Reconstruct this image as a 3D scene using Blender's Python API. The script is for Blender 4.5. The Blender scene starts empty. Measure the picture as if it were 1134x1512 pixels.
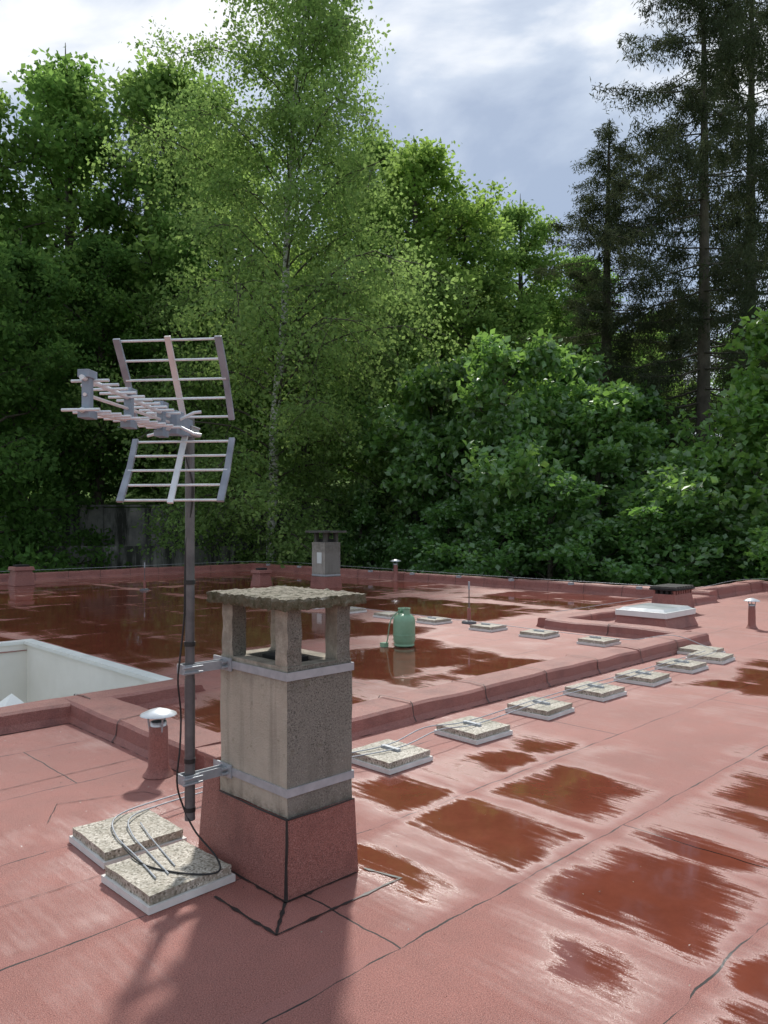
import bpy, math, random
import numpy as np
from mathutils import Vector, noise as mn
random.seed(7)
A=math.radians(44.5); CA,SA=math.cos(A),math.sin(A)
sc=bpy.context.scene
def W(u,v,z=0): return (u*CA-v*SA, u*SA+v*CA, z)

# ---------------------------------------------------------------- materials
class NB:
    def __init__(s,name):
        s.m=bpy.data.materials.new(name); s.m.use_nodes=True
        s.t=s.m.node_tree; s.t.nodes.clear()
        s.out=s.n('ShaderNodeOutputMaterial')
    def n(s,t,**k):
        x=s.t.nodes.new(t)
        for a,b in k.items(): setattr(x,a,b)
        return x
    def l(s,a,b): s.t.links.new(a,b)
    def set(s,sock,v):
        if hasattr(v,'is_output') or hasattr(v,'links'): s.l(v,sock)
        else:
            if isinstance(v,(tuple,list)) and len(v)==3 and sock.type=='RGBA': v=(*v,1)
            sock.default_value=v
    def coord(s,kind='Object',scale=None):
        c=s.n('ShaderNodeTexCoord').outputs[kind]
        if scale is not None:
            m=s.n('ShaderNodeMapping'); s.l(c,m.inputs[0]); m.inputs['Scale'].default_value=scale; c=m.outputs[0]
        return c
    def noise(s,vec,scale,detail=3,rough=.5):
        x=s.n('ShaderNodeTexNoise'); s.l(vec,x.inputs['Vector']); x.inputs['Scale'].default_value=scale
        x.inputs['Detail'].default_value=detail; x.inputs['Roughness'].default_value=rough
        return x.outputs['Fac']
    def math(s,op,a,b=0.0,c=None):
        x=s.n('ShaderNodeMath',operation=op); s.set(x.inputs[0],a); s.set(x.inputs[1],b)
        if c is not None: s.set(x.inputs[2],c)
        return x.outputs[0]
    def mr(s,v,a,b,c=0.0,d=1.0):
        x=s.n('ShaderNodeMapRange'); s.set(x.inputs[0],v)
        for i,q in enumerate((a,b,c,d)): x.inputs[i+1].default_value=q
        return x.outputs[0]
    def mix(s,f,a,b,bt='MIX'):
        x=s.n('ShaderNodeMix',data_type='RGBA',blend_type=bt)
        s.set(x.inputs[0],f); s.set(x.inputs[6],a); s.set(x.inputs[7],b); return x.outputs[2]
    def bump(s,h,st=.3,d=.01,nrm=None):
        x=s.n('ShaderNodeBump'); s.set(x.inputs['Height'],h); s.set(x.inputs['Strength'],st); x.inputs['Distance'].default_value=d
        if nrm: s.l(nrm,x.inputs['Normal'])
        return x.outputs[0]
    def princ(s,col,rough=.6,metal=0.,normal=None,spec=None,trans=None,ior=None):
        p=s.n('ShaderNodeBsdfPrincipled'); s.set(p.inputs['Base Color'],col); s.set(p.inputs['Roughness'],rough); s.set(p.inputs['Metallic'],metal)
        if normal: s.l(normal,p.inputs['Normal'])
        if spec is not None: s.set(p.inputs['Specular IOR Level'],spec)
        if trans is not None: s.set(p.inputs['Transmission Weight'],trans)
        s.l(p.outputs[0],s.out.inputs[0]); return p

def simple(name,c1,c2,rough=.6,metal=0.,sc1=8,bump=.2,bs=80,bd=.004):
    b=NB(name); o=b.coord()
    f=b.mr(b.noise(o,sc1,4,.6),.3,.7)
    b.princ(b.mix(f,c1,c2),b.mr(f,0,1,rough-.06,rough+.06),metal,b.bump(b.noise(o,bs,2),bump,bd)); return b.m

def mat_roof(name,water=True):
    b=NB(name); o=b.coord()
    sx=b.n('ShaderNodeSeparateXYZ'); b.l(o,sx.inputs[0]); U,V=sx.outputs[0],sx.outputs[1]
    big=b.noise(o,.9,4,.6); mid=b.noise(o,7,5,.65); grain=b.noise(o,300,2,.8); g2=b.noise(o,170,3,.85)
    k=1.0 if water else .9
    q=lambda *c: tuple(x*k for x in c)
    c=b.mix(b.mr(big,.35,.65),q(.24,.062,.044),q(.35,.104,.078))
    c=b.mix(b.mr(mid,.35,.75,0,.6),c,q(.18,.046,.034))
    c=b.mix(b.mr(grain,.44,.60,0,.7),c,q(.64,.32,.265))
    c=b.mix(b.mr(g2,.52,.62,0,.8),c,q(.065,.018,.015))
    rough=b.mr(mid,.3,.7,.56,.44)
    bh=b.math('ADD',b.math('MULTIPLY',grain,.7),b.math('MULTIPLY',g2,.8))
    if not water:
        c=b.mix(b.mr(b.noise(o,2.3,5,.7),.5,.7,0,.5),c,q(.12,.035,.03))
        b.princ(c,b.math('ADD',rough,.04),0,b.bump(bh,.8,.005),.6); return b.m
    wob=b.math('MULTIPLY',b.math('SUBTRACT',b.noise(o,3.5,3),.5),.05)
    vv=b.math('DIVIDE',b.math('SUBTRACT',b.math('ADD',V,wob),2.03),.9)
    row=b.math('FLOOR',vv); fr=b.math('FRACT',vv)
    ln=b.math('LESS_THAN',fr,b.mr(b.noise(o,5,2),.35,.6,.001,.011))
    uu=b.math('DIVIDE',b.math('SUBTRACT',b.math('ADD',b.math('ADD',U,wob),b.math('MULTIPLY',row,1.7)),2.08),5.0)
    ln2=b.math('LESS_THAN',b.math('FRACT',uu),.0018)
    line=b.math('MAXIMUM',ln,ln2)
    lap=b.math('LESS_THAN',fr,.085)
    c=b.mix(b.math('MULTIPLY',lap,.3),c,(.36,.15,.13))
    at=b.n('ShaderNodeAttribute'); at.attribute_name='water'
    strk=b.noise(b.coord('Object',(26,2.2,1)),1.0,5,.7)
    far=b.mr(V,4.4,8,1,.55)
    w=b.math('ADD',at.outputs['Fac'],b.math('MULTIPLY',b.math('SUBTRACT',b.noise(o,3,6,.65),.5),b.math('MULTIPLY',far,.8)))
    w=b.math('ADD',w,b.math('MULTIPLY',b.math('SUBTRACT',strk,.5),b.math('MULTIPLY',far,1.1)))
    w=b.math('ADD',w,b.math('MULTIPLY',b.math('SUBTRACT',g2,.5),.7))
    Wf=b.mr(w,.43,.69); damp=b.mr(w,.0,.46)
    c=b.mix(b.math('MULTIPLY',damp,.35),c,(.20,.055,.040))
    c=b.mix(Wf,c,b.mix(b.mr(b.noise(o,3,6,.7),.3,.7),(.135,.036,.021),(.20,.056,.034)))
    c=b.mix(line,c,(.018,.014,.013))
    rough=b.math('SUBTRACT',rough,b.math('MULTIPLY',damp,.20))
    r=b.math('ADD',b.math('MULTIPLY',rough,b.math('POWER',b.math('SUBTRACT',1.0,Wf),.8)),.05)
    bs=b.math('MULTIPLY',b.math('MULTIPLY',b.math('SUBTRACT',1.0,Wf),.95),b.math('SUBTRACT',1.0,b.math('MULTIPLY',damp,.45)))
    n=b.bump(bh,bs,.005)
    rip=b.bump(b.noise(o,3,2),.03,.05,n)
    b.princ(c,r,0,rip,b.math('ADD',.6,b.math('MULTIPLY',b.math('SUBTRACT',damp,b.math('MULTIPLY',Wf,1.1)),.7))); return b.m

def mat_conc(name,c1,c2,dark,dk=.5):
    b=NB(name); o=b.coord()
    sx=b.n('ShaderNodeSeparateXYZ'); b.l(o,sx.inputs[0])
    c=b.mix(b.mr(b.noise(o,5,6,.65),.3,.7),c1,c2)
    n8=b.noise(o,130,4,.75); 
    sp=b.mr(n8,.50,.60)
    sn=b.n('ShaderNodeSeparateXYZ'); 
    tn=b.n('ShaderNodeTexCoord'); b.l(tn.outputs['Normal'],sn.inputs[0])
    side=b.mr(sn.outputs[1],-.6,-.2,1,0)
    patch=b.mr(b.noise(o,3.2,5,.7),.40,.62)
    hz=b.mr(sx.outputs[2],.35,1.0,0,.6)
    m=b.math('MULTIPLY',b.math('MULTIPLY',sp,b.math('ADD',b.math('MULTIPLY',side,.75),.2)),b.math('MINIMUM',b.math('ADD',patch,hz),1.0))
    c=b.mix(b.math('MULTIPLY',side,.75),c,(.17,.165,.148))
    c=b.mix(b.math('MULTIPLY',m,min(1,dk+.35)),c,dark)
    lite=b.mr(b.noise(o,150,3,.7),.56,.66,0,.65)
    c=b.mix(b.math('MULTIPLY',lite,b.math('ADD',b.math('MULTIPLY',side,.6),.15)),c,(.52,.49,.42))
    strk=b.noise(b.coord('Object',(14,14,1.2)),1,4,.6)
    c=b.mix(b.mr(strk,.52,.78,0,.5),c,(.12,.11,.09))
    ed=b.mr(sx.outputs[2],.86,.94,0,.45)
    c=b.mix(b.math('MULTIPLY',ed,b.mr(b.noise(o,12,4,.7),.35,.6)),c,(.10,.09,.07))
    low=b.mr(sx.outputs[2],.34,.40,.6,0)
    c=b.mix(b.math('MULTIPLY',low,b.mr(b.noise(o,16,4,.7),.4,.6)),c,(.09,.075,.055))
    moss=b.mr(b.noise(o,14,5,.7),.6,.72,0,.5)
    c=b.mix(moss,c,(.13,.12,.07))
    h=b.math('ADD',n8,b.noise(o,60,4,.7))
    b.princ(c,.85,0,b.bump(h,.8,.007),.25); return b.m

def mat_cap(name):
    b=NB(name); o=b.coord()
    c=b.mix(b.mr(b.noise(o,11,6,.7),.35,.65),(.22,.19,.145),(.37,.34,.27))
    c=b.mix(b.mr(b.noise(o,24,5,.7),.47,.61,0,.85),c,(.06,.058,.032))
    c=b.mix(b.mr(b.noise(o,70,3,.7),.57,.66,0,.85),c,(.52,.48,.40))
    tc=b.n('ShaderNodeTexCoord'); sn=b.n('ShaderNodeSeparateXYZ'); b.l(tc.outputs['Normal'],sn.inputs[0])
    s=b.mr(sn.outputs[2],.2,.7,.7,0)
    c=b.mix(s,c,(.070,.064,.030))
    b.princ(c,.95,0,b.bump(b.noise(o,55,5,.75),.9,.012),.2); return b.m

def mat_paver(name):
    b=NB(name); o=b.coord()
    vo=b.n('ShaderNodeTexVoronoi'); b.l(o,vo.inputs['Vector']); vo.inputs['Scale'].default_value=105
    sc_=b.n('ShaderNodeSeparateColor'); b.l(vo.outputs['Color'],sc_.inputs[0])
    c=b.mix(sc_.outputs[0],(.38,.33,.26),(.72,.68,.59))
    c=b.mix(b.mr(sc_.outputs[1],.80,.84),c,(.16,.14,.11))
    c=b.mix(b.mr(vo.outputs['Distance'],.35,.6,0,.5),c,(.28,.25,.19))
    oi=b.n('ShaderNodeObjectInfo')
    mp=b.n('ShaderNodeVectorMath',operation='ADD'); b.l(o,mp.inputs[0]); b.l(oi.outputs['Location'],mp.inputs[1])
    c=b.mix(b.mr(b.noise(mp.outputs[0],5,4,.6),.42,.68,0,.6),c,(.17,.16,.11))
    b.princ(c,.6,0,b.bump(vo.outputs['Distance'],-.5,.004),.4); return b.m

def mat_leaf(name,dc,tc_,tr=.5,gl=0):
    b=NB(name); o=b.coord()
    g=b.n('ShaderNodeNewGeometry'); oi=b.n('ShaderNodeObjectInfo')
    rnd=g.outputs['Random Per Island']
    f=b.math('ADD',b.math('MULTIPLY',rnd,.5),b.math('MULTIPLY',b.mr(b.noise(o,.6,1,.6),.3,.7),.5))
    d=b.mix(f,tuple(x*.6 for x in dc),tuple(x*1.45 for x in dc))
    t=b.mix(f,tuple(x*.6 for x in tc_),tuple(x*1.35 for x in tc_))
    d=b.mix(1.0,d,oi.outputs['Color'],'MULTIPLY'); t=b.mix(1.0,t,oi.outputs['Color'],'MULTIPLY')
    D=b.n('ShaderNodeBsdfDiffuse'); b.l(d,D.inputs[0]); T=b.n('ShaderNodeBsdfTranslucent'); b.l(t,T.inputs[0])
    m=b.n('ShaderNodeMixShader'); m.inputs[0].default_value=tr; b.l(D.outputs[0],m.inputs[1]); b.l(T.outputs[0],m.inputs[2])
    if gl:
        G=b.n('ShaderNodeBsdfGlossy'); G.inputs['Roughness'].default_value=.4; G.inputs[0].default_value=(.9,.95,.9,1)
        m2=b.n('ShaderNodeMixShader'); m2.inputs[0].default_value=gl; b.l(m.outputs[0],m2.inputs[1]); b.l(G.outputs[0],m2.inputs[2]); m=m2
    b.l(m.outputs[0],b.out.inputs[0]); return b.m

M_roof=mat_roof('roof_bitumen',True); M_red=mat_roof('red_flashing',False)
M_tar=simple('tar',(.012,.011,.011),(.03,.027,.025),.45)
M_conc=mat_conc('chimney_concrete',(.54,.485,.395),(.43,.385,.31),(.035,.034,.03))
M_conc2=mat_conc('far_chimney_concrete',(.42,.385,.34),(.34,.31,.27),(.1,.09,.08),.2)
M_cap=mat_cap('mossy_cap'); M_dark=simple('near_black',(.012,.012,.012),(.03,.028,.026),.9)  # M_dark: plain near-black for flue wells, duct tops and vent cap undersides
M_dk2=simple('weathered_dark_concrete',(.05,.048,.042),(.12,.115,.10),.9)
M_galv=simple('galvanised_steel',(.32,.345,.37),(.44,.46,.48),.45,.2,20,.1)
M_mast=simple('mast_steel',(.085,.085,.09),(.17,.165,.165),.45,.3,12,.1)
M_alu=simple('antenna_aluminium',(.60,.65,.69),(.76,.80,.83),.35,.05,15,.03)
M_alu2=simple('antenna_spine_anodised',(.62,.57,.57),(.70,.64,.64),.4,.1,15,.03)
M_pl=simple('antenna_grey_plastic',(.19,.24,.31),(.27,.32,.39),.45,0,15,.03)
M_panel=simple('reflector_side',(.20,.22,.26),(.33,.37,.43),.4,.1,10,.03)
M_paver=mat_paver('washed_gravel_slab'); M_white=simple('white_pad',(.62,.60,.56),(.76,.75,.72),.6,0,9,.15)
M_wall=simple('courtyard_plaster',(.70,.69,.63),(.78,.77,.72),.8,0,2,.1)
M_rim=simple('coping_metal',(.66,.69,.66),(.76,.78,.75),.4,0,4,.03)
M_zinc=simple('zinc_cap',(.55,.57,.58),(.72,.74,.75),.35,.4,14,.1)
M_black=simple('black_cable',(.012,.012,.012),(.02,.02,.02),.5)
M_green=simple('cylinder_paint',(.18,.34,.21),(.25,.43,.28),.42,0,6,.05)
M_facade=simple('facade',(.5,.48,.43),(.58,.56,.5),.85,0,2,.2)
M_glass=simple('skylight_acrylic',(.50,.53,.54),(.62,.64,.64),.2,0,3,.02)

# ---------------------------------------------------------------- mesh builder
class B:
    def __init__(s): s.v=[];s.f=[];s.mi=[];s.mats=[];s.sm=[]
    def m(s,mat):
        if mat not in s.mats: s.mats.append(mat)
        return s.mats.index(mat)
    def add(s,vs,fs,mat,smooth=False):
        o=len(s.v); s.v+= [tuple(x) for x in vs]; k=s.m(mat)
        for f in fs: s.f.append([i+o for i in f]); s.mi.append(k); s.sm.append(smooth)
    def hexa(s,bot,top,z0,z1,mat):
        (a,b,c,d)=bot;(e,f,g,h)=top
        vs=[(a,c,z0),(b,c,z0),(b,d,z0),(a,d,z0),(e,g,z1),(f,g,z1),(f,h,z1),(e,h,z1)]
        s.add(vs,[(3,2,1,0),(4,5,6,7),(0,1,5,4),(1,2,6,5),(2,3,7,6),(3,0,4,7)],mat)
    def box(s,a,b,c,d,z0,z1,mat): s.hexa((a,b,c,d),(a,b,c,d),z0,z1,mat)
    def tube(s,pts,r,mat,n=8,caps=True):
        pts=[Vector(p) for p in pts]; k=len(pts)
        rs=r if isinstance(r,(list,tuple)) else [r]*k
        vs=[];prev=None
        for i,p in enumerate(pts):
            t=(pts[min(i+1,k-1)]-pts[max(i-1,0)]).normalized()
            if prev is None:
                a=Vector((0,0,1)) if abs(t.z)<.9 else Vector((1,0,0)); x=t.cross(a).normalized()
            else: x=(prev-t*prev.dot(t)).normalized()
            prev=x; y=t.cross(x)
            for j in range(n):
                q=2*math.pi*j/n; vs.append(p+(x*math.cos(q)+y*math.sin(q))*rs[i])
        fs=[(i*n+j,i*n+(j+1)%n,(i+1)*n+(j+1)%n,(i+1)*n+j) for i in range(k-1) for j in range(n)]
        s.add(vs,fs,mat,True)
        if caps:
            s.add(vs[:n],[tuple(range(n))[::-1]],mat); s.add(vs[-n:],[tuple(range(n))],mat)
    def lathe(s,prof,mat,c=(0,0),n=24):
        vs=[(c[0]+r*math.cos(2*math.pi*j/n),c[1]+r*math.sin(2*math.pi*j/n),z) for r,z in prof for j in range(n)]
        fs=[(i*n+j,i*n+(j+1)%n,(i+1)*n+(j+1)%n,(i+1)*n+j) for i in range(len(prof)-1) for j in range(n)]
        s.add(vs,fs,mat,True)
    def rough(s,a,b,c,d,z0,z1,mat,step=.03,amp=.008,fr=9):
        nx=max(2,int((b-a)/step));ny=max(2,int((d-c)/step));nz=max(1,int((z1-z0)/step))
        idx={};vs=[];fs=[]
        def V(i,j,k):
            key=(i,j,k)
            if key not in idx:
                p=Vector((a+(b-a)*i/nx,c+(d-c)*j/ny,z0+(z1-z0)*k/nz))
                e=(i in(0,nx))+(j in(0,ny))+(k in(0,nz))
                nv=mn.noise_vector(p*fr)*amp*(1+.7*(e>1))
                cen=Vector(((a+b)/2,(c+d)/2,(z0+z1)/2))
                if e>1: nv+= (cen-p).normalized()*amp*.7
                idx[key]=len(vs);vs.append(p+nv)
            return idx[key]
        for i in range(nx):
            for j in range(ny):
                fs.append((V(i,j,0),V(i,j+1,0),V(i+1,j+1,0),V(i+1,j,0))); fs.append((V(i,j,nz),V(i+1,j,nz),V(i+1,j+1,nz),V(i,j+1,nz)))
        for k in range(nz):
            for i in range(nx):
                fs.append((V(i,0,k),V(i+1,0,k),V(i+1,0,k+1),V(i,0,k+1))); fs.append((V(i+1,ny,k),V(i,ny,k),V(i,ny,k+1),V(i+1,ny,k+1)))
            for j in range(ny):
                fs.append((V(0,j+1,k),V(0,j,k),V(0,j,k+1),V(0,j+1,k+1))); fs.append((V(nx,j,k),V(nx,j+1,k),V(nx,j+1,k+1),V(nx,j,k+1)))
        s.add(vs,fs,mat,False)
    def obj(s,name,loc=(0,0,0),rot=A,bevel=0,parent=None):
        me=bpy.data.meshes.new(name); me.from_pydata(s.v,[],s.f)
        for m in s.mats: me.materials.append(m)
        me.polygons.foreach_set('material_index',s.mi); me.polygons.foreach_set('use_smooth',s.sm); me.update()
        o=bpy.data.objects.new(name,me); sc.collection.objects.link(o); o.location=loc; o.rotation_euler=(0,0,rot)
        if bevel:
            md=o.modifiers.new('b','BEVEL'); md.width=bevel; md.segments=2; md.limit_method='ANGLE'; md.angle_limit=math.radians(40)
        if parent: o.parent=parent; 
        return o
def empty(name,loc=(0,0,0),rot=0):
    e=bpy.data.objects.new(name,None); sc.collection.objects.link(e); e.location=loc; e.rotation_euler=(0,0,rot); return e

# ---------------------------------------------------------------- roof
bld=empty('flat_roof_building')
boxes=[(3.0,3.55,2.95,3.5),(4.0,4.85,2.95,3.4),(3.63,4.45,2.1,2.88),(2.9,3.57,2.1,2.88),(2.42,2.8,2.3,2.85),(4.1,5.2,1.1,1.97),(2.75,3.95,1.22,1.98),(2.3,2.8,1.2,1.62),(2.35,3.6,.2,1.1),
 (7.6,9.4,2.5,3.3),(5.3,7.8,5.0,7.4),(3.2,5.0,4.8,6.2),(3.9,9.0,8.0,22),(9.9,12.5,8,12),(9,15.7,12.5,22.5),(13,15.7,7.5,11),(-5,4,11,22),(5.6,6.6,1.4,1.95)]
def water(u,v):
    best=-1
    for (a,b,c,d) in boxes:
        e=min(u-a,b-u,v-c,d-v)
        if e>best: best=e
    w=.5+max(-.5,min(.42,best*(1.8 if v<4.5 else 1.2)))
    far=v>4.6
    w+= (.62 if far else .42)*mn.noise(Vector((u*.8,v*.8,3.1)))+(.3 if far else .34)*mn.noise(Vector((u*2.6,v*2.6,7)))
    for q,o in ((u,3.6),(v,2.03)):
        t=(q-o)/.9; dd=abs(t-round(t))*.9
        if dd<.09: w-= .42*(1-dd/.09)*(1 if not far else .8)
    return w
def grid(bb,u0,u1,v0,v1,st,col):
    nu=max(1,round((u1-u0)/st)); nv=max(1,round((v1-v0)/st)); o=len(bb.v)
    for i in range(nu+1):
        for j in range(nv+1):
            u=u0+(u1-u0)*i/nu; v=v0+(v1-v0)*j/nv
            bb.v.append((u,v,0)); col.append(water(u,v))
    k=bb.m(M_roof)
    for i in range(nu):
        for j in range(nv):
            a=o+i*(nv+1)+j; bb.f.append([a,a+nv+1,a+nv+2,a+1]); bb.mi.append(k); bb.sm.append(False)
r=B(); col=[]
OU0,OU1,OV0,OV1=-2.0,3.65,6.62,10.2
for (a,b,c,d,st) in [(1,6,0,4.5,.03),(-10,1,-8,4.5,.4),(1,19.8,-8,0,.3),(6,19.8,0,4.5,.08),
    (-10,OU0,4.5,23,.4),(OU0,OU1,4.5,OV0,.1),(OU0,OU1,OV1,23,.15),(OU1,16,4.5,23,.09),(16,19.8,4.5,7,.15)]:
    grid(r,a,b,c,d,st,col)
ro=r.obj('roof_membrane',parent=bld)
at=ro.data.attributes.new('water','FLOAT','POINT'); at.data.foreach_set('value',col)

cb=B()
def curb(axis,c0,a,b,w=.38,h=.15,seg=.95,ends=True):
    prof=[(-w/2-.04,0),(-w/2-.012,h*.3),(-w/2+.0,h*.86),(-w/2+.025,h),(0,h+.006),(w/2-.025,h),(w/2-.0,h*.86),(w/2+.012,h*.3),(w/2+.04,0)]
    n=max(1,round((b-a)/seg)); P=len(prof)
    for i in range(n):
        s0=a+(b-a)*i/n; s1=a+(b-a)*(i+1)/n; k=1+random.uniform(-.012,.02)+(.012 if i%2 else 0); kh=1+random.uniform(-.03,.04)
        sub=7; rings=[]
        for q in range(sub+1):
            t=s0+(s1-s0)*q/sub
            for (x,z) in prof:
                nz=mn.noise(Vector((t*2.3,c0,x*3)))*.014 if z>0 else 0
                X=c0+x*k+mn.noise(Vector((t*1.7,c0+x,5)))*.014
                Z=z*kh+nz
                rings.append((t,X,Z) if axis=='u' else (X,t,Z))
        fs=[(q*P+j,q*P+j+1,(q+1)*P+j+1,(q+1)*P+j) for q in range(sub) for j in range(P-1)]
        if axis=='u': fs=[f[::-1] for f in fs]
        cb.add(rings,fs,M_red,False)
        cb.add(rings[:P],[tuple(range(P))],M_red); cb.add(rings[-P:],[tuple(range(P))],M_red)
        if i:
            vs=[]
            for t in (s0-.005,s0+.005):
                for (x,z) in prof:
                    jx=t+mn.noise(Vector((x*14,s0,z*9)))*.02
                    X=c0+x*1.035; Z=z*1.05+.006
                    vs.append((jx,X,Z) if axis=='u' else (X,jx,Z))
            cb.add(vs,[(j,j+1,P+j+1,P+j) for j in range(P-1)],M_tar)
curb('u',4.5,2.62,10.35,.38,.145)
curb('v',2.76,4.42,6.45,.36,.149)
curb('u',6.42,-10,3.72,.3,.141)
curb('v',10.3,4.6,6.75,.36,.151)
curb('u',6.75,10.2,16.1,.36,.143)
curb('v',16.05,6.6,23.1,.36,.22)
curb('u',23.05,-10,16.1,.36,.21)
curb('u',7.05,16.0,19.8,.36,.23)
curb('v',19.75,-8,7.2,.36,.22)
curb('v',3.84,6.5,10.3,.2,.06)
curb('u',10.32,-2,3.9,.2,.064)
cb.obj('roof_curbs',parent=bld)
# courtyard
c=B()
for (a,b,cc,d) in [(OU1-.06,OU1+.08,OV0-.02,OV1+.12),(OU0,OU1-.06,OV1-.02,OV1+.12)]:
    c.box(a,b,cc,d,.085,.125,M_rim)
c.box(OU1-.02,OU1+.05,OV0,OV1+.05,-3.2,.085,M_wall); c.box(OU0,OU1-.02,OV1,OV1+.05,-3.2,.085,M_wall)
c.box(OU0,OU1,OV0-.07,OV0-.0,-3.2,-.01,M_wall); c.box(OU0-.07,OU0,OV0,OV1,-3.2,-.01,M_wall)
c.box(OU0,OU1-.02,OV0,OV1,-3.25,-3.15,M_facade)
# glazed peak
c.add([(2.0,6.9,-.45),(3.0,6.9,-.45),(3.0,7.9,-.45),(2.0,7.9,-.45),(2.5,7.4,.06)],[(0,1,4),(1,2,4),(2,3,4),(3,0,4)],M_rim)
c.box(2.0,3.0,6.9,7.9,-3.15,-.45,M_rim)
c.obj('courtyard',parent=bld)
f=B()
for a,b_ in [((-10,-8),(19.8,-8)),((19.8,-8),(19.8,7)),((19.8,7),(16,7)),((16,7),(16,23)),((16,23),(-10,23)),((-10,23),(-10,-8))]:
    f.add([(a[0],a[1],-3.4),(b_[0],b_[1],-3.4),(b_[0],b_[1],-.002),(a[0],a[1],-.002)],[(0,1,2,3)],M_facade)
f.obj('facade_walls',parent=bld)

# tar lines and flashing collar around chimney
t=B()
def tar(pts,w=.008,z=.004,jit=.006):
    P=[]
    for (a,b_) in zip(pts[:-1],pts[1:]):
        n=max(2,int(math.dist(a,b_)/.03))
        P+=[(a[0]+(b_[0]-a[0])*i/n,a[1]+(b_[1]-a[1])*i/n) for i in range(n)]
    P.append(pts[-1]); vs=[];fs=[]
    for i,p in enumerate(P):
        q=P[min(i+1,len(P)-1)];pp=P[max(i-1,0)]
        d=Vector((q[0]-pp[0],q[1]-pp[1])).normalized(); nx,ny=-d.y,d.x
        j=mn.noise(Vector((p[0]*9,p[1]*9,1)))*jit; ww=w*(.35+abs(mn.noise(Vector((p[0]*23,p[1]*23,4))))*2.0)
        vs+=[(p[0]+nx*(j+ww/2),p[1]+ny*(j+ww/2),z),(p[0]+nx*(j-ww/2),p[1]+ny*(j-ww/2),z)]
    for i in range(len(P)-1): fs.append((2*i,2*i+2,2*i+3,2*i+1))
    t.add(vs,fs,M_tar)
tar([(1.80,2.87),(1.80,2.43),(2.49,2.43),(2.44,2.62)],.016)
tar([(1.80,2.43),(1.99,2.62)],.014)
tar([(1.99,3.3),(1.985,2.615),(2.39,2.612)],.018)
tar([(1.6,4.2),(1.75,4.45),(2.2,4.3),(2.3,4.0)],.005)
tar([(2.62,4.27),(10.3,4.27)],.014,.004,.03); tar([(2.54,4.3),(2.54,6.2)],.014)
tar([(-3,6.2),(2.54,6.2)],.014); tar([(0.5,3.4),(1.0,3.42),(1.8,3.40)],.004)
tar([(.9,4.9),(2.5,4.95)],.006)
t.obj('tar_joints',parent=bld)

# ---------------------------------------------------------------- main chimney
k=B(); a0,a1,b0,b1=0,.375,0,.523
k.hexa((-.022,a1+.02,-.02,b1+.02),(-.008,a1+.008,-.008,b1+.008),-.01,.338,M_red)
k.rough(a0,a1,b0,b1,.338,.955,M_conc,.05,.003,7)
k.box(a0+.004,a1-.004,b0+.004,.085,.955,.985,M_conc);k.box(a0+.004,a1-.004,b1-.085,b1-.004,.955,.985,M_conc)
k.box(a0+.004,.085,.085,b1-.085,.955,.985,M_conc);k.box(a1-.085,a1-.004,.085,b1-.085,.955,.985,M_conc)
k.box(.085,a1-.085,.085,b1-.085,.953,.962,M_dark)
k.box(.13,a1-.13,.16,b1-.16,.962,.99,M_dark)
for (x0,x1) in ((.006,.085),(a1-.085,a1-.006)):
    for (y0,y1) in ((.006,.095),(b1-.095,b1-.006)):
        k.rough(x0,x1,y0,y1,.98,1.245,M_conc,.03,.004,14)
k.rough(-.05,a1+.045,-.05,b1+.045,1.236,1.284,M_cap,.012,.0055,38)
for z0,z1 in ((.432,.468),(.93,.966)):
    e=.006
    k.box(-e,a1+e,-e,-.001,z0,z1,M_galv);k.box(-e,a1+e,b1+.001,b1+e,z0,z1,M_galv)
    k.box(-e,-.001,-.001,b1+.001,z0,z1,M_galv);k.box(a1+.001,a1+e,-.001,b1+.001,z0,z1,M_galv)
k.tube([(-.012,-.012,.345),(-.012,-.014,.25),(-.018,-.016,.14),(-.022,-.02,0)],[.005,.007,.006,.009],M_tar,6)
k.tube([(-.01,b1*.98,.34),(-.01,.2,.337),(-.01,-.01,.342),(.2,-.01,.337),(a1,-.01,.34)],[.003,.004,.005,.004,.003],M_tar,5)
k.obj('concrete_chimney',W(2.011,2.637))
k=B(); k.hexa((-.03,.33,0,.16),(0,.3,0,.14),0,.47,M_red); k.box(-.03,.33,-.01,.17,.47,.492,M_red)
k.obj('duct_box',W(2.03,3.185),bevel=.006)

# ---------------------------------------------------------------- tv antenna
MU,MV=1.82,3.11
mx,my,_=W(MU,MV)
ant=empty('tv_antenna',(mx,my,0),0)
k=B(); k.tube([(0,0,.262),(0,0,.9)],.0235,M_mast,20); k.tube([(0,0,.9),(0,0,2.1)],.0215,M_mast,20)
for z in (.30,.52,1.05,1.33): k.tube([(0,0,z),(0,0,z+.02)],.0255,M_black,20)
k.obj('mast',parent=ant)
k=B()
for z in (.45,.948):
    k.box(.02,.185,-.02,-.014,z-.02,z+.02,M_galv); k.box(.02,.185,.014,.02,z-.02,z+.02,M_galv)
    k.box(.179,.187,-.06,.09,z-.03,z+.03,M_galv)
    k.box(-.04,.03,-.034,-.028,z-.022,z+.022,M_galv); k.box(-.04,.03,.028,.034,z-.022,z+.022,M_galv)
    k.box(-.045,-.038,-.036,.036,z-.022,z+.022,M_galv)
    for dz in (-.012,.012): k.tube([(-.06,-.045,z+dz),(.04,-.045,z+dz)],.005,M_galv,8); k.tube([(.19,-.03,z+dz),(.15,-.03,z+dz)],.008,M_galv,6)
k.obj('wall_brackets',(0,0,0),A,parent=ant)
bang=math.atan2(-.993,-.117)
k=B()
J=(.055,2.02)
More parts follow.
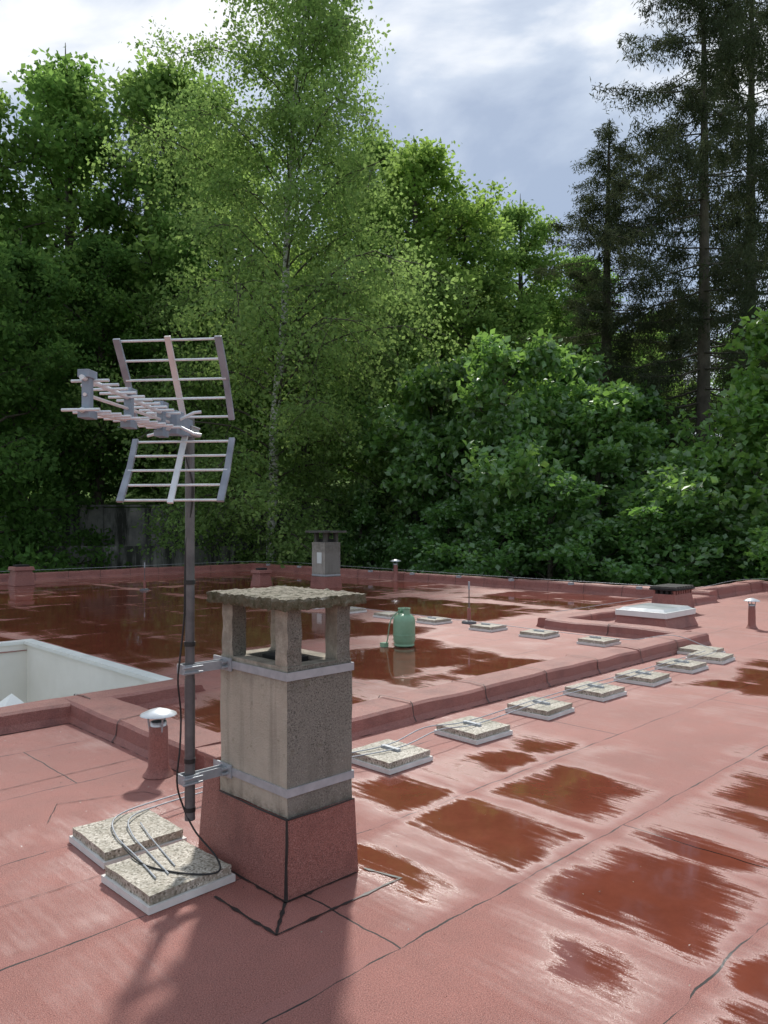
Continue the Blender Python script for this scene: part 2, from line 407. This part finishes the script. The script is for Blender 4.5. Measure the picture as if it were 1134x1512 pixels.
def strip(p0,p1,wx,th,mat):
    d=(Vector(p1)-Vector(p0)).normalized(); n=d.cross(Vector((0,1,0))).normalized()*th/2; y=Vector((0,wx/2,0))
    vs=[]
    for p in (Vector(p0),Vector(p1)): vs+=[p-y-n,p+y-n,p+y+n,p-y+n]
    k.add(vs,[(0,1,2,3),(7,6,5,4),(0,4,5,1),(1,5,6,2),(2,6,7,3),(3,7,4,0)],mat)
for sgn,dx,dz in ((1,.20,.36),(-1,.17,-.315)):
    b0_=(J[0],0,J[1]+sgn*.02); t0=(J[0]+dx*1.02,0,J[1]+dz*1.04)
    strip(b0_,t0,.026,.012,M_alu2 if sgn>0 else M_alu)
    for y in (-.222,.222):
        st=.12
        m0=(J[0]+dx*st,y,J[1]+dz*st+.0); m1=(J[0]+dx*.50,y,J[1]+dz*.56); m2=(J[0]+dx*1.05,y,J[1]+dz*1.02)
        strip(m0,m1,.026,.014,M_panel); strip(m1,m2,.03,.014,M_panel)
    for q in (.16,.37,.58,.79,1.0):
        p=(J[0]+dx*q-.006,J[1]+dz*q)
        k.tube([(p[0],-.225,p[1]),(p[0],.225,p[1])],.0055,M_alu,8)
def zb(x,up): return 2.035+(.018+.035*x if up>0 else -.018-.04*x)
for up in (1,-1):
    k.tube([(.03,0,zb(.03,up)),(.97,0,zb(.97,up))],.009,M_alu,8)
    x=.30;i=0
    while x<.98:
        L=.074-.012*(x-.3)
        k.tube([(x,-L,zb(x,up)),(x,L,zb(x,up))],.0055,M_alu,8); x+=.068 if up>0 else .075;i+=1
k.tube([(.03,0,2.035),(.95,0,2.033)],.0065,M_alu2,8)
for x,h in ((.93,.068),(.62,.062),(.32,.06)):
    k.box(x-.014,x+.014,-.014,.014,2.035-h,2.035+h,M_pl)
    k.box(x-.03,x+.03,-.02,.02,2.035-h-.012,2.035-h+.014,M_pl); k.box(x-.03,x+.03,-.02,.02,2.035+h-.014,2.035+h+.012,M_pl)
k.box(.16,.24,-.035,.035,1.985,2.085,M_pl); k.box(.02,.16,-.022,.022,1.995,2.07,M_pl)
for y in (-1,1):
    for z in (-1,1):
        k.tube([(.2,y*.03,2.035+z*.015),(.19,y*.09,2.035+z*.045),(.18,y*.12,2.035+z*.05)],.007,M_alu,8)
k.box(-.04,.05,-.03,.03,2.0,2.045,M_galv)
for z in (2.005,2.04): k.tube([(-.045,-.03,z),(.06,-.03,z)],.004,M_galv,6);k.tube([(-.045,.03,z),(.06,.03,z)],.004,M_galv,6)
k.obj('yagi_antenna',(0,0,0),bang,bevel=.0015,parent=ant)
k=B()
def smooth(pts,n=8):
    P=[Vector(p) for p in pts]; out=[]
    for i in range(len(P)-1):
        p0=P[max(i-1,0)];p1=P[i];p2=P[i+1];p3=P[min(i+2,len(P)-1)]
        for q in range(n):
            t=q/n; out.append(.5*((2*p1)+(-p0+p2)*t+(2*p0-5*p1+4*p2-p3)*t*t+(-p0+3*p1-3*p2+p3)*t**3))
    out.append(P[-1]); return out
k.tube(smooth([(-.02,.01,2.0),(-.03,-.02,1.9),(.0,-.03,1.75),(-.02,.0,1.5),(-.025,.005,1.2),(-.04,.01,1.03),(-.06,.0,.9),(-.04,.01,.75),(-.05,0,.6),(-.065,0,.45),(-.03,.01,.33),(0,-.05,.22),(.05,-.14,.12),(.02,-.20,.082),(-.08,-.12,.08),(-.17,.08,.08),(-.16,.3,.082),(-.12,.42,.08)]),.0042,M_black,6)
k.obj('coax_cable',(0,0,0),A,parent=ant)

# ---------------------------------------------------------------- pavers
def paver(u,v,rot=0,s=.4,ro=0):
    k=B(); k.box(-.012,s+.012,-.012,s+.012,.003,.033,M_white)
    k.rough(0,s,0,s,.034,.074,M_paver,.05,.003,12)
    o=k.obj('paving_slab',W(u,v),A+ro); return o
for u,v,ro in [(1.53,2.93,.02),(1.585,3.465,-.03),(3.48,3.49,.02),(4.4,3.52,-.03),(5.37,3.55,.04),(6.29,3.58,-.02),(7.22,3.56,.03),(8.15,3.58,0),(8.93,3.57,.05),(9.3,4.27-.42,.0)]:
    paver(u,v,ro=ro)
for i,v in enumerate((5.15,6.1,7.05,8.2,9.25,10.3,11.3)): paver(9.1+.03*i,v,ro=random.uniform(-.05,.05))
k=B()
def wire(pts,r=.004,mat=M_galv): k.tube(smooth([(p[0],p[1],p[2]) for p in pts],5),r,mat,6)
wire([(1.62,3.05,.08),(1.66,3.3,.08),(1.70,3.6,.085),(1.80,3.8,.095),(2.1,3.93,.07),(2.6,3.96,.06),(3.1,3.82,.08),(3.7,3.65,.09),(4.15,3.66,.13),(4.6,3.67,.09),(5.57,3.7,.11),(6.5,3.72,.1),(7.42,3.71,.1),(8.35,3.73,.1),(9.2,3.75,.1),(9.5,4.0,.1),(9.45,4.4,.2),(9.35,4.9,.1),(9.3,5.4,.1),(9.3,6.3,.1),(9.35,7.3,.1),(9.35,8.4,.1),(9.4,9.4,.1),(9.4,11.5,.1),(9.5,15,.08)],.0042)
wire([(1.68,3.05,.08),(1.72,3.3,.08),(1.76,3.55,.085),(1.85,3.74,.095),(2.12,3.86,.07),(2.6,3.90,.06),(3.1,3.88,.08),(3.7,3.75,.09),(4.15,3.80,.12),(4.6,3.77,.09),(5.57,3.80,.1),(6.5,3.82,.1),(7.42,3.81,.1),(8.35,3.83,.1),(9.15,3.85,.1)],.0042)
wire([(1.74,3.10,.08),(1.78,3.3,.08),(1.82,3.5,.082),(1.86,3.66,.085)],.0035)
wire([(15.6,7.2,.3),(15.7,12,.3),(15.9,18,.32),(15.9,22.7,.3),(10,22.8,.3),(2,22.8,.3),(-6,22.8,.3)],.006)
wire([(19.4,-4,.3),(19.5,3,.3),(19.5,6.8,.3),(16,6.8,.3),(14,6.9,.22),(10.5,6.8,.22)],.005)
for i in range(9): k.box(15.65,15.75,8+i*1.7,8.1+i*1.7,.2,.26,M_galv)
for u,v in ((3.7,3.70),(4.6,3.72),(5.57,3.75),(6.5,3.77),(7.42,3.76),(8.35,3.78),(9.3,5.4),(9.3,6.3),(9.35,7.3),(9.35,8.4)):
    k.box(u-.015,u+.015,v-.08,v+.08,.074,.092,M_galv)
k.obj('lightning_conductor_wire')
for loc in ((9.75,7.95),(9.0,17.5)):
    k=B(); k.tube([(0,0,.03),(0,0,.25)],.03,M_red,12); k.tube([(0,0,.1),(0,0,.66)],.009,M_mast,8); k.tube([(0,0,.55),(0,0,.68)],.016,M_galv,8); k.lathe([(.12,.0),(.12,.03),(.04,.05),(0,.05)],M_mast)
    k.obj('lightning_rod',W(*loc))

# ---------------------------------------------------------------- vents
def vent(name,u,v,H,r=.058,capr=.115,red=True):
    k=B(); k.lathe([(r*1.7,0.004),(r*1.35,.03),(r*1.12,.06),(r*1.05,H*.55),(r,H*.72),(r*.9,H*.74)],M_red,n=20)
    k.lathe([(r*.88,H*.70),(r*.88,H*.80),(r*.7,H*.80)],M_zinc,n=20)
    for q in range(3):
        a=q*2.1+.4; k.tube([(r*.92*math.cos(a),r*.92*math.sin(a),H*.66),(r*1.2*math.cos(a),r*1.2*math.sin(a),H*.92)],.006,M_galv,6)
    k.lathe([(capr,H*.90),(capr*.97,H*.915),(capr*.55,H*.965),(0.012,H),(0,H)],M_zinc,n=28); k.lathe([(capr*.97,H*.9),(0,H*.95)],M_dark,n=28)
    return k.obj(name,W(u,v))
vent('vent_pipe',2.42,4.52,.43)
vent('vent_pipe',12.4,4.5,.47,.05,.12)
vent('vent_pipe',15.7,15.5,.62,.06,.16)

k=B(); s=.52
k.hexa((-.03,s+.03,-.03,s+.03),(-.01,s+.01,-.01,s+.01),0,.28,M_red); k.rough(0,s,0,s,.28,1.16,M_conc2,.1,.004)
for x in (.04,s-.13):
    for y in (.04,s-.13): k.box(x,x+.09,y,y+.09,1.16,1.40,M_dk2)
k.box(.12,s-.12,.12,s-.12,1.16,1.24,M_dark); k.rough(-.12,s+.12,-.12,s+.12,1.4,1.45,M_dk2,.06,.008)
k.box(-.004,s+.004,-.004,s+.004,.3,.34,M_galv); k.box(-.012,-.004,.12,.30,.62,.90,M_rim)
k.obj('concrete_chimney',W(12.55,14.9))
def duct(name,u,v,w,h):
    k=B(); k.hexa((-.05,w+.05,-.05,w+.05),(0,w,0,w),0,h*.8,M_red); k.hexa((-.05,w+.05,-.05,w+.05),(-.03,w+.03,-.03,w+.03),h*.8,h,M_red); k.box(.05,w-.05,.05,w-.05,h,h+.05,M_dark)
    return k.obj(name,W(u,v),bevel=.01)
duct('red_duct',11.7,16.5,.32,.42); duct('red_duct',7.2,21.0,.42,.5)
k=B(); k.hexa((-.05,.75,-.05,.45),(0,.7,0,.4),0,.36,M_red)
for i in range(8):
    for y in (0,.34): k.box(.0+i*.095,.045+i*.095,y,y+.06,.36,.43,M_red)
for j in range(4): 
    for x in (0,.655): k.box(x,x+.05,.02+j*.1,.07+j*.1,.36,.432,M_dark)
k.box(-.04,.75,-.04,.46,.43,.46,M_dark); k.box(.06,.62,.06,.34,.36,.43,M_dark)
for i in range(7): k.box(-.02+i*.11,.045+i*.11,-.03,.45,.46,.50,M_dk2)
k.obj('brick_vent_stack',W(13.2,6.1),bevel=.004)
k=B(); a,b_=.98,.78
k.hexa((-.06,a+.06,-.06,b_+.06),(0,a,0,b_),0,.18,M_red); k.box(-.03,a+.03,-.03,b_+.03,.18,.27,M_rim)
k.hexa((0,a,0,b_),(.06,a-.06,.06,b_-.06),.27,.31,M_glass); k.hexa((.06,a-.06,.06,b_-.06),(.3,a-.3,.25,b_-.25),.31,.322,M_glass)
k.obj('roof_skylight',W(11.15,5.3),bevel=.006)
k=B()
k.lathe([(0,.012),(.125,.012),(.135,.02),(.135,.035),(.128,.04),(.128,.045),(.140,.07),(.145,.09),(.145,.33),(.142,.36),(.128,.395),(.10,.42),(.06,.435),(0,.44)],M_green,n=36)
k.lathe([(.148,.15),(.149,.155),(.149,.17),(.148,.175)],M_green,n=36)
n=28
for i in range(n):
    a=2*math.pi*i/n
    if i%14 in (0,1,2): continue
    b2=2*math.pi*(i+1)/n; z0,z1=.41,.50; rr=.082
    k.add([(rr*math.cos(a),rr*math.sin(a),z0),(rr*math.cos(b2),rr*math.sin(b2),z0),(rr*.95*math.cos(b2),rr*.95*math.sin(b2),z1),(rr*.95*math.cos(a),rr*.95*math.sin(a),z1)],[(0,1,2,3)],M_green,True)
ring=[(.079*math.cos(2*math.pi*i/24),.079*math.sin(2*math.pi*i/24),.503) for i in range(25)]
k.tube(ring,.007,M_green,6); k.tube([(0,0,.43),(0,0,.49)],.016,M_galv,10)
k.tube(smooth([(0,0,.47),(-.07,.03,.47),(-.17,.08,.35),(-.19,.12,.1),(-.2,.15,.03)]),.008,M_green,6)
k.box(-.25,-.17,.12,.2,.004,.06,M_green)
k.obj('gas_cylinder',W(7.27,7.02))
k=B()
for i in range(420):
    u=random.uniform(.9,9); v=random.uniform(1,4.1)
    if random.random()<.45: u=random.uniform(1.0,2.4); v=random.uniform(3.9,6.1)
    s_=random.uniform(.003,.009); a=random.random()*6; z=.006
    k.add([(u,v,z),(u+s_*math.cos(a),v+s_*math.sin(a),z+.002),(u+s_*math.cos(a+1.2),v+s_*math.sin(a+1.2),z+.004)],[(0,1,2)],random.choice([M_paver,M_white,M_tar,M_cap]))
for i in range(30):
    u=1.35+random.gauss(0,.18); v=5.55+random.gauss(0,.12); s_=random.uniform(.008,.03)
    k.rough(u,u+s_,v,v+s_*.7,.002,.002+s_*.5,random.choice([M_paver,M_wall,M_cap]),.01,.003,60)
k.obj('roof_grit')

# ---------------------------------------------------------------- terrain, wall
def gz(x,y):
    if y<33.35: base=-3.4
    elif y<33.8: base=-3.4+(y-33.35)/.45*5.0
    else: base=1.6+min(y-33.8,70)*.17
    if y>34: base+=.6*mn.noise(Vector((x*.06,y*.06,0)))
    return base
ys=[-300,-100,-40,-15,0,10,20,28,33.35,33.8]+[34.5+i*2.5 for i in range(34)]+[130,180,260,400,700]
xs=[-500,-250,-140]+[-90+i*4 for i in range(46)]+[140,250,500]
vs=[(x,y,gz(x,y)) for y in ys for x in xs]; nx=len(xs)
gb=NB('grass'); o=gb.coord()
gb.princ(gb.mix(gb.mr(gb.noise(o,1.5,5,.7),.3,.7),(.09,.18,.03),(.18,.30,.06)),.9,0,gb.bump(gb.noise(o,12,4),.8,.08),.2)
g=B(); g.add(vs,[(j*nx+i,j*nx+i+1,(j+1)*nx+i+1,(j+1)*nx+i) for j in range(len(ys)-1) for i in range(nx-1)],gb.m,True)
g.obj('ground',rot=0)
wb=NB('old_concrete'); o=wb.coord()
cc=wb.mix(wb.mr(wb.noise(o,.8,6,.7),.35,.65),(.13,.13,.125),(.28,.27,.25))
cc=wb.mix(wb.mr(wb.noise(wb.coord('Object',(2,2,.3)),1,5,.7),.46,.6,0,.9),cc,(.025,.027,.022))
wb.princ(cc,.9,0,wb.bump(wb.noise(o,20,4),.4,.02),.2)
w=B()
x=-24
while x<24:
    z=2.35+.02*math.sin(x*7); w.box(x,x+1.97,0,.3,-3.4,z,wb.m); w.box(x+1.97,x+2,.06,.28,-3.4,z-.05,wb.m); x+=2
w.box(-24,24,-.05,.34,2.38,2.46,wb.m)
w.box(-16,-6,-2.2,-1.9,-3.4,.75,wb.m)
w.obj('retaining_wall',(0,33,0),0)

# ---------------------------------------------------------------- trees
def tube_np(pts,rad,n):
    pts=np.asarray(pts,float); k=len(pts); d=np.gradient(pts,axis=0); d/=np.linalg.norm(d,axis=1)[:,None]+1e-9
    a=np.array([1,0,0.]) if abs(d[0,2])>.8 else np.array([0,0,1.])
    x=np.cross(d,a); x/=np.linalg.norm(x,axis=1)[:,None]+1e-9; y=np.cross(d,x)
    q=np.arange(n)*2*np.pi/n
    v=pts[:,None,:]+(x[:,None,:]*np.cos(q)[None,:,None]+y[:,None,:]*np.sin(q)[None,:,None])*np.asarray(rad)[:,None,None]
    i,j=np.meshgrid(np.arange(k-1),np.arange(n),indexing='ij'); j2=(j+1)%n
    f=np.stack([i*n+j,i*n+j2,(i+1)*n+j2,(i+1)*n+j],-1).reshape(-1,4)
    return v.reshape(-1,3),f
def leafq(C,S,per,size,rg,up=.5,asp=.36,hang=0.):
    C=np.repeat(np.asarray(C),per,0); N=len(C)
    p=C+rg.normal(size=(N,3))*np.asarray(S)
    n=rg.normal(size=(N,3)); n[:,2]+=up; n/=np.linalg.norm(n,axis=1)[:,None]
    a=rg.normal(size=(N,3)); a[:,2]-=hang; t=a-n*(a*n).sum(1)[:,None]; t/=np.linalg.norm(t,axis=1)[:,None]+1e-9
    b=np.cross(n,t); L=(size*rg.uniform(.6,1.35,N))[:,None]
    v=np.stack([p,p+t*L*.45+b*L*asp+n*L*.08,p+t*L,p+t*L*.45-b*L*asp+n*L*.08],1)
    return v.reshape(-1,3)
def build(name,parts,lv,mats,tmi=None):
    V=[];F=[];o=0;nb=0;MI=[]
    for idx,(v,f) in enumerate(parts):
        V.append(v);F.append(f+o);o+=len(v);nb+=len(f); MI.append(np.full(len(f),0 if (tmi is None or idx==0) else tmi,np.int32))
    V.append(lv); nl=len(lv)//4; F.append((np.arange(nl*4)+o).reshape(-1,4)); MI.append(np.full(nl,1,np.int32))
    V=np.concatenate(V).astype(np.float32);F=np.concatenate(F).astype(np.int32)
    me=bpy.data.meshes.new(name); me.vertices.add(len(V)); me.vertices.foreach_set('co',V.ravel())
    me.loops.add(F.size); me.loops.foreach_set('vertex_index',F.ravel())
    me.polygons.add(len(F)); me.polygons.foreach_set('loop_start',np.arange(0,F.size,4,dtype=np.int32))
    for m in mats: me.materials.append(m)
    me.polygons.foreach_set('material_index',np.concatenate(MI))
    sm=np.zeros(len(F),bool); sm[:nb]=True; me.polygons.foreach_set('use_smooth',sm)
    me.update(calc_edges=True); return me
def decid(name,seed,H,R,z0,limbs,subs,per,size,sig,mats,tr=.02,rise=.55,droop=0.,lean=(0,0),prof=None,hang=0,clean=.25,mid=.45,tmi=None,spow=1.0,brk=1.,up=.5,var=(.5,1.15)):
    rg=np.random.default_rng(seed); parts=[];C=[]
    zz=np.linspace(0,1,14)
    wob=np.cumsum(rg.normal(size=(14,2))*.006*H,0)*.5; wob[0]=0
    T=np.stack([lean[0]*zz**1.3+wob[:,0],lean[1]*zz+wob[:,1],zz*H*.96],1)
    parts.append(tube_np(T,tr*H*(1-zz)**.8*.9+.012,9))
    pos=lambda h: np.array([np.interp(h,zz,T[:,i]) for i in range(3)])
    if prof is None: prof=lambda s: max(.05,math.sin(math.pi*min(1,max(0,s))**mid*1.0))**.6 if s<1 else .05
    for i in range(limbs):
        s=((i+rg.random())/limbs)**spow; h=z0+(1-z0)*s*.97
        az=i*2.399+rg.normal()*.4; r_=R*prof(s)*rg.uniform(*var)
        st=pos(max(0.03,h-.05-.06*(1-s))); d=np.array([math.cos(az),math.sin(az),0])
        ri=rise*(.4+1.0*s)*r_
        q=np.linspace(0,1,7)[:,None]
        pl=st+d*r_*q+np.array([0,0,1])*(ri*q**.8-droop*r_*q**2.5)+np.cumsum(rg.normal(size=(7,3))*.03*r_,0)*q
        br=tr*H*.32*(1-s*.7)*brk
        parts.append(tube_np(pl,br*(1-q[:,0]*.85)+.006,5))
        for j in range(max(4,int(subs*(.45+.75*r_/R)))):
            tq=rg.uniform(clean,1.0)**.8; p0=np.array([np.interp(tq,q[:,0],pl[:,a]) for a in range(3)])
            dd=rg.normal(size=3); dd[2]=dd[2]*.5+.25-droop*1.2; dd+=d*.5; dd/=np.linalg.norm(dd)
            L=r_*rg.uniform(.15,.42)*(1.15-tq*.5)+.25
            qq=np.linspace(0,1,4)[:,None]; sp=p0+dd*L*qq-np.array([0,0,1])*droop*L*qq**2
            parts.append(tube_np(sp,.25*br*(1-qq[:,0]*.8)+.004,3))
            C.append(sp[2]);C.append(sp[3])
            if rg.random()<.5: C.append(sp[1])
    C=np.array(C)+rg.normal(size=(len(C),3))*sig*.3
    lv=leafq(C,(sig,sig,sig*.6),per,size,rg,hang=hang,up=up)
    return build(name,parts,lv,mats,tmi)
Mb=simple('bark',(.05,.042,.032),(.11,.095,.075),.9,0,3,.8,18,.03)
bb=NB('birch_bark'); o=bb.coord()
cc=bb.mix(bb.mr(bb.noise(bb.coord('Object',(4,4,14)),1,4,.7),.50,.58),(.60,.58,.54),(.05,.045,.04)); bb.princ(cc,.7,0,None,.3); Mbb=bb.m
L_lt=mat_leaf('leaves_light',(.135,.225,.070),(.36,.54,.13),.5)
L_bi=mat_leaf('leaves_birch',(.160,.245,.090),(.38,.55,.155),tr=.5)
L_mp=mat_leaf('leaves_maple',(.12,.235,.075),(.30,.53,.10),tr=.45,gl=.07)
L_sp=mat_leaf('needles_spruce',(.065,.080,.050),(.09,.11,.055),tr=.3)

mA=decid('treeA',1,20,5.0,.12,44,12,25,.25,.38,[Mb,L_lt])
mB=decid('treeB',2,20,4.3,.18,40,12,25,.24,.36,[Mb,L_lt],rise=.9,mid=.6)
mC=decid('maple',3,12,4.2,.04,34,15,22,.27,.24,[Mb,L_mp],rise=.55,clean=.35,up=1.0,var=(.45,1.35),mid=.5)
mD=decid('maple_b',8,12,3.9,.04,30,15,22,.27,.24,[Mb,L_mp],rise=.8,clean=.35,up=1.0,var=(.45,1.35),mid=.42,lean=(.8,0))
def bprof(s):
    return float(np.interp(s,[0,.12,.3,.5,.7,.85,1],[.25,.48,1.0,1.0,.78,.56,.28]))
mBi=decid('birch',4,28.5,6.5,.13,98,18,30,.145,.32,[Mbb,L_bi,Mb],tr=.0085,rise=.75,droop=.42,lean=(2.2,0),prof=bprof,hang=.8,clean=.12,tmi=2,spow=1.1,brk=.7)
def inst(name,me,x,y,h,h0,rot,col=(1,1,1),wide=1.,z=None,parent=None):
    o=bpy.data.objects.new(name,me); sc.collection.objects.link(o)
    s_=h/h0; o.scale=(s_*wide,s_*wide,s_); o.location=(x,y,gz(x,y) if z is None else z); o.rotation_euler=(0,0,rot); o.color=(*col,1)
    if parent: o.parent=parent
    return o
inst('birch_tree',mBi,-4.6,30.3,30,28.5,0)
G1=(1,1,1);DK=(.58,.68,.66);MD=(.8,.88,.82);LT=(1.12,1.1,.95)
for me,x,y,h,rt,cl,wd in [(mA,-16.4,40,25,0,MD,1.0),(mB,-12.1,42,25.5,1,G1,1.1),(mA,-18.5,36,21.5,2,G1,1),(mB,2.05,44,21.5,3,LT,1.1),(mA,-.8,49,24,4,G1,1),
    (mB,5.2,48,19,5,G1,1.2),(mA,9.3,52,20,.5,G1,1),(mB,13,51,16,1.5,MD,1.1),(mA,17.5,52,11,2.5,G1,1.2),(mB,23.5,50,11,3.5,MD,1.4),
    (mB,-9.0,46,23,4.5,LT,1.1),(mA,-14.6,27.5,16.5,.3,DK,.95),(mB,-15.0,31,17.5,1.3,DK,1.0),(mA,-9.8,37,15.5,3.3,MD,1.0),
    (mB,-13.4,36,14,.6,DK,1.1),(mB,.5,38,12,.9,LT,1.1),(mA,11,43,11,2.9,MD,1.1),(mB,-4,39,13,2,G1,1.1)]:
    inst('deciduous_tree',me,x,y,h,20,rt,cl,wd)
for me,x,y,h,rt,cl,wd in [(mC,4.3,27.8,12.4,0,G1,.9),(mD,7.4,26.5,10.6,1,G1,1),(mC,10.2,25,7.4,2,G1,1.2),(mD,13.8,24.5,12.8,3,LT,.95),(mD,2.0,30.5,12.0,4,G1,.9),(mC,-.9,31.2,7.0,5,G1,.9),
    (mC,12.9,21.2,6.8,.6,LT,1.1),(mD,8.8,22.9,6.4,1.7,MD,1.3),(mC,5.2,24.3,7.0,2.8,MD,1.2),(mD,2.4,27.3,6.2,3.9,MD,1.2),(mC,8.6,30,11,.3,MD,1.1),(mD,6.3,31.5,13,5.2,G1,.9)]:
    inst('maple_tree',me,x,y,h,12,rt,cl,wd,z=-3.4)
def spruce(name,seed,H,R,mats,dn=1.,low=.25):
    rg=np.random.default_rng(seed); parts=[];C=[]
    zz=np.linspace(0,1,20); T=np.stack([np.sin(zz*3)*.12,np.cos(zz*2)*.1,zz*H],1)
    parts.append(tube_np(T,.36*(1-zz)**.9+.015,9))
    z=H*.2
    while z<H*.99:
        s=z/H; nb=rg.integers(3,6); az0=rg.random()*6.28
        for b in range(nb):
            if rg.random()<.15: continue
            az=az0+b*6.28/nb+rg.normal()*.3; L=R*(1-s)**.55*rg.uniform(.4,1.2)
            if s<low: L*=rg.uniform(.3,.8)
            d=np.array([math.cos(az),math.sin(az),0]); q=np.linspace(0,1,8)[:,None]
            pl=np.array([0,0,z])+d*L*q+np.array([0,0,1])*(-.34*L*q+.26*L*q**2.2)*(1.25-s)*rg.uniform(.6,1.3)+np.cumsum(rg.normal(size=(8,3))*.022*L,0)*q
            parts.append(tube_np(pl,.05*(1-s*.6)*(1-q[:,0]*.85)+.006,4))
            m=int(L*7*dn)+2; side=np.cross(d,[0,0,1])
            for _ in range(m):
                tq=rg.uniform(.22,1.02); p0=np.array([np.interp(tq,q[:,0],pl[:,a]) for a in range(3)])
                w_=rg.uniform(-1,1)*(1.1-tq)*L*.22; p1=p0+side*w_+d*abs(w_)*.5+np.array([0,0,-.05-.1*rg.random()])
                C.append((p0+p1)/2);C.append(p1); C.append(p1-np.array([0,0,rg.uniform(.1,.6)]))
        z+=rg.uniform(.45,.85)*(1.15-s*.5)
    lv=leafq(np.array(C),(.12,.12,.11),8,.22,rg,up=.2,asp=.10,hang=1.5)
    return build(name,parts,lv,mats)
mS=spruce('spruce',11,31,8.2,[Mb,L_sp]); mS2=spruce('spruce_b',12,28,5.6,[Mb,L_sp],.9)
inst('spruce_tree',mS,12.6,30.5,30,31,0,(1,1,1),1.0,z=-3.4)
inst('spruce_tree',mS2,17.2,36,29,28,1)
inst('spruce_tree',mS2,10.4,35.5,18.5,28,2.4,(1.2,1.2,1.1),1.5)
inst('spruce_tree',mS2,-14.5,47,25,28,4.4,(1.1,1.1,1.1))
dt=empty('distant_trees')
for y in (62,78):
    x=-50
    while x<60:
        me=(mA,mB,mS2)[int(random.random()*2.3)]; h=random.uniform(12,16)*(1 if x>10 else 1.3)
        inst('distant_tree',me,x+random.uniform(-2,2),y+random.uniform(-3,3),h,20 if me!=mS2 else 28,random.random()*6,random.choice([G1,MD,LT]),1.5,parent=dt); x+=random.uniform(6,9)

# ---------------------------------------------------------------- sky, sun, camera
EL=math.radians(47)
wd=bpy.data.worlds.new('World'); sc.world=wd; wd.use_nodes=True; nt=wd.node_tree; nt.nodes.clear()
N=lambda t:nt.nodes.new(t)
out=N('ShaderNodeOutputWorld'); sky=N('ShaderNodeTexSky'); sky.sky_type='NISHITA'; sky.sun_disc=False; sky.sun_elevation=EL; sky.sun_rotation=0
bg=N('ShaderNodeBackground'); bg.inputs[1].default_value=.12; nt.links.new(sky.outputs[0],bg.inputs[0])
tc=N('ShaderNodeTexCoord'); mp=N('ShaderNodeMapping'); mp.inputs['Scale'].default_value=(1,1,1.7); mp.inputs['Location'].default_value=(1.7,.4,.9); nt.links.new(tc.outputs['Generated'],mp.inputs[0])
n1=N('ShaderNodeTexNoise'); n1.inputs['Scale'].default_value=3.0; n1.inputs['Detail'].default_value=8; n1.inputs['Roughness'].default_value=.52; n1.inputs['Distortion'].default_value=.5; nt.links.new(mp.outputs[0],n1.inputs['Vector'])
cr=N('ShaderNodeValToRGB'); e=cr.color_ramp.elements; e[0].position=.40; e[0].color=(.32,.40,.54,1); e[1].position=.60; e[1].color=(.90,.92,.94,1); x=e.new(.5); x.color=(.50,.58,.70,1)
nt.links.new(n1.outputs['Fac'],cr.inputs[0])
bg2=N('ShaderNodeBackground'); bg2.inputs[1].default_value=1.2; nt.links.new(cr.outputs[0],bg2.inputs[0])
ms=N('ShaderNodeMixShader'); ms.inputs[0].default_value=.87; nt.links.new(bg.outputs[0],ms.inputs[1]); nt.links.new(bg2.outputs[0],ms.inputs[2]); nt.links.new(ms.outputs[0],out.inputs[0])
sl=bpy.data.lights.new('sun','SUN'); sl.energy=3.8; sl.angle=math.radians(3.5); sl.color=(1,.96,.9)
so=bpy.data.objects.new('sun',sl); sc.collection.objects.link(so); so.rotation_euler=(-(math.pi/2-EL),0,math.radians(1.5))
cm=bpy.data.cameras.new('camera'); co=bpy.data.objects.new('camera',cm); sc.collection.objects.link(co)
co.location=(0,0,1.6); co.rotation_euler=(math.pi/2,0,0)
cm.sensor_fit='VERTICAL'; cm.sensor_height=24; cm.lens=24*1136/1512; cm.shift_y=19/1512; cm.clip_end=2000; cm.clip_start=.05
sc.camera=co
sc.view_settings.view_transform='Standard'; sc.view_settings.look='None'; sc.view_settings.exposure=0
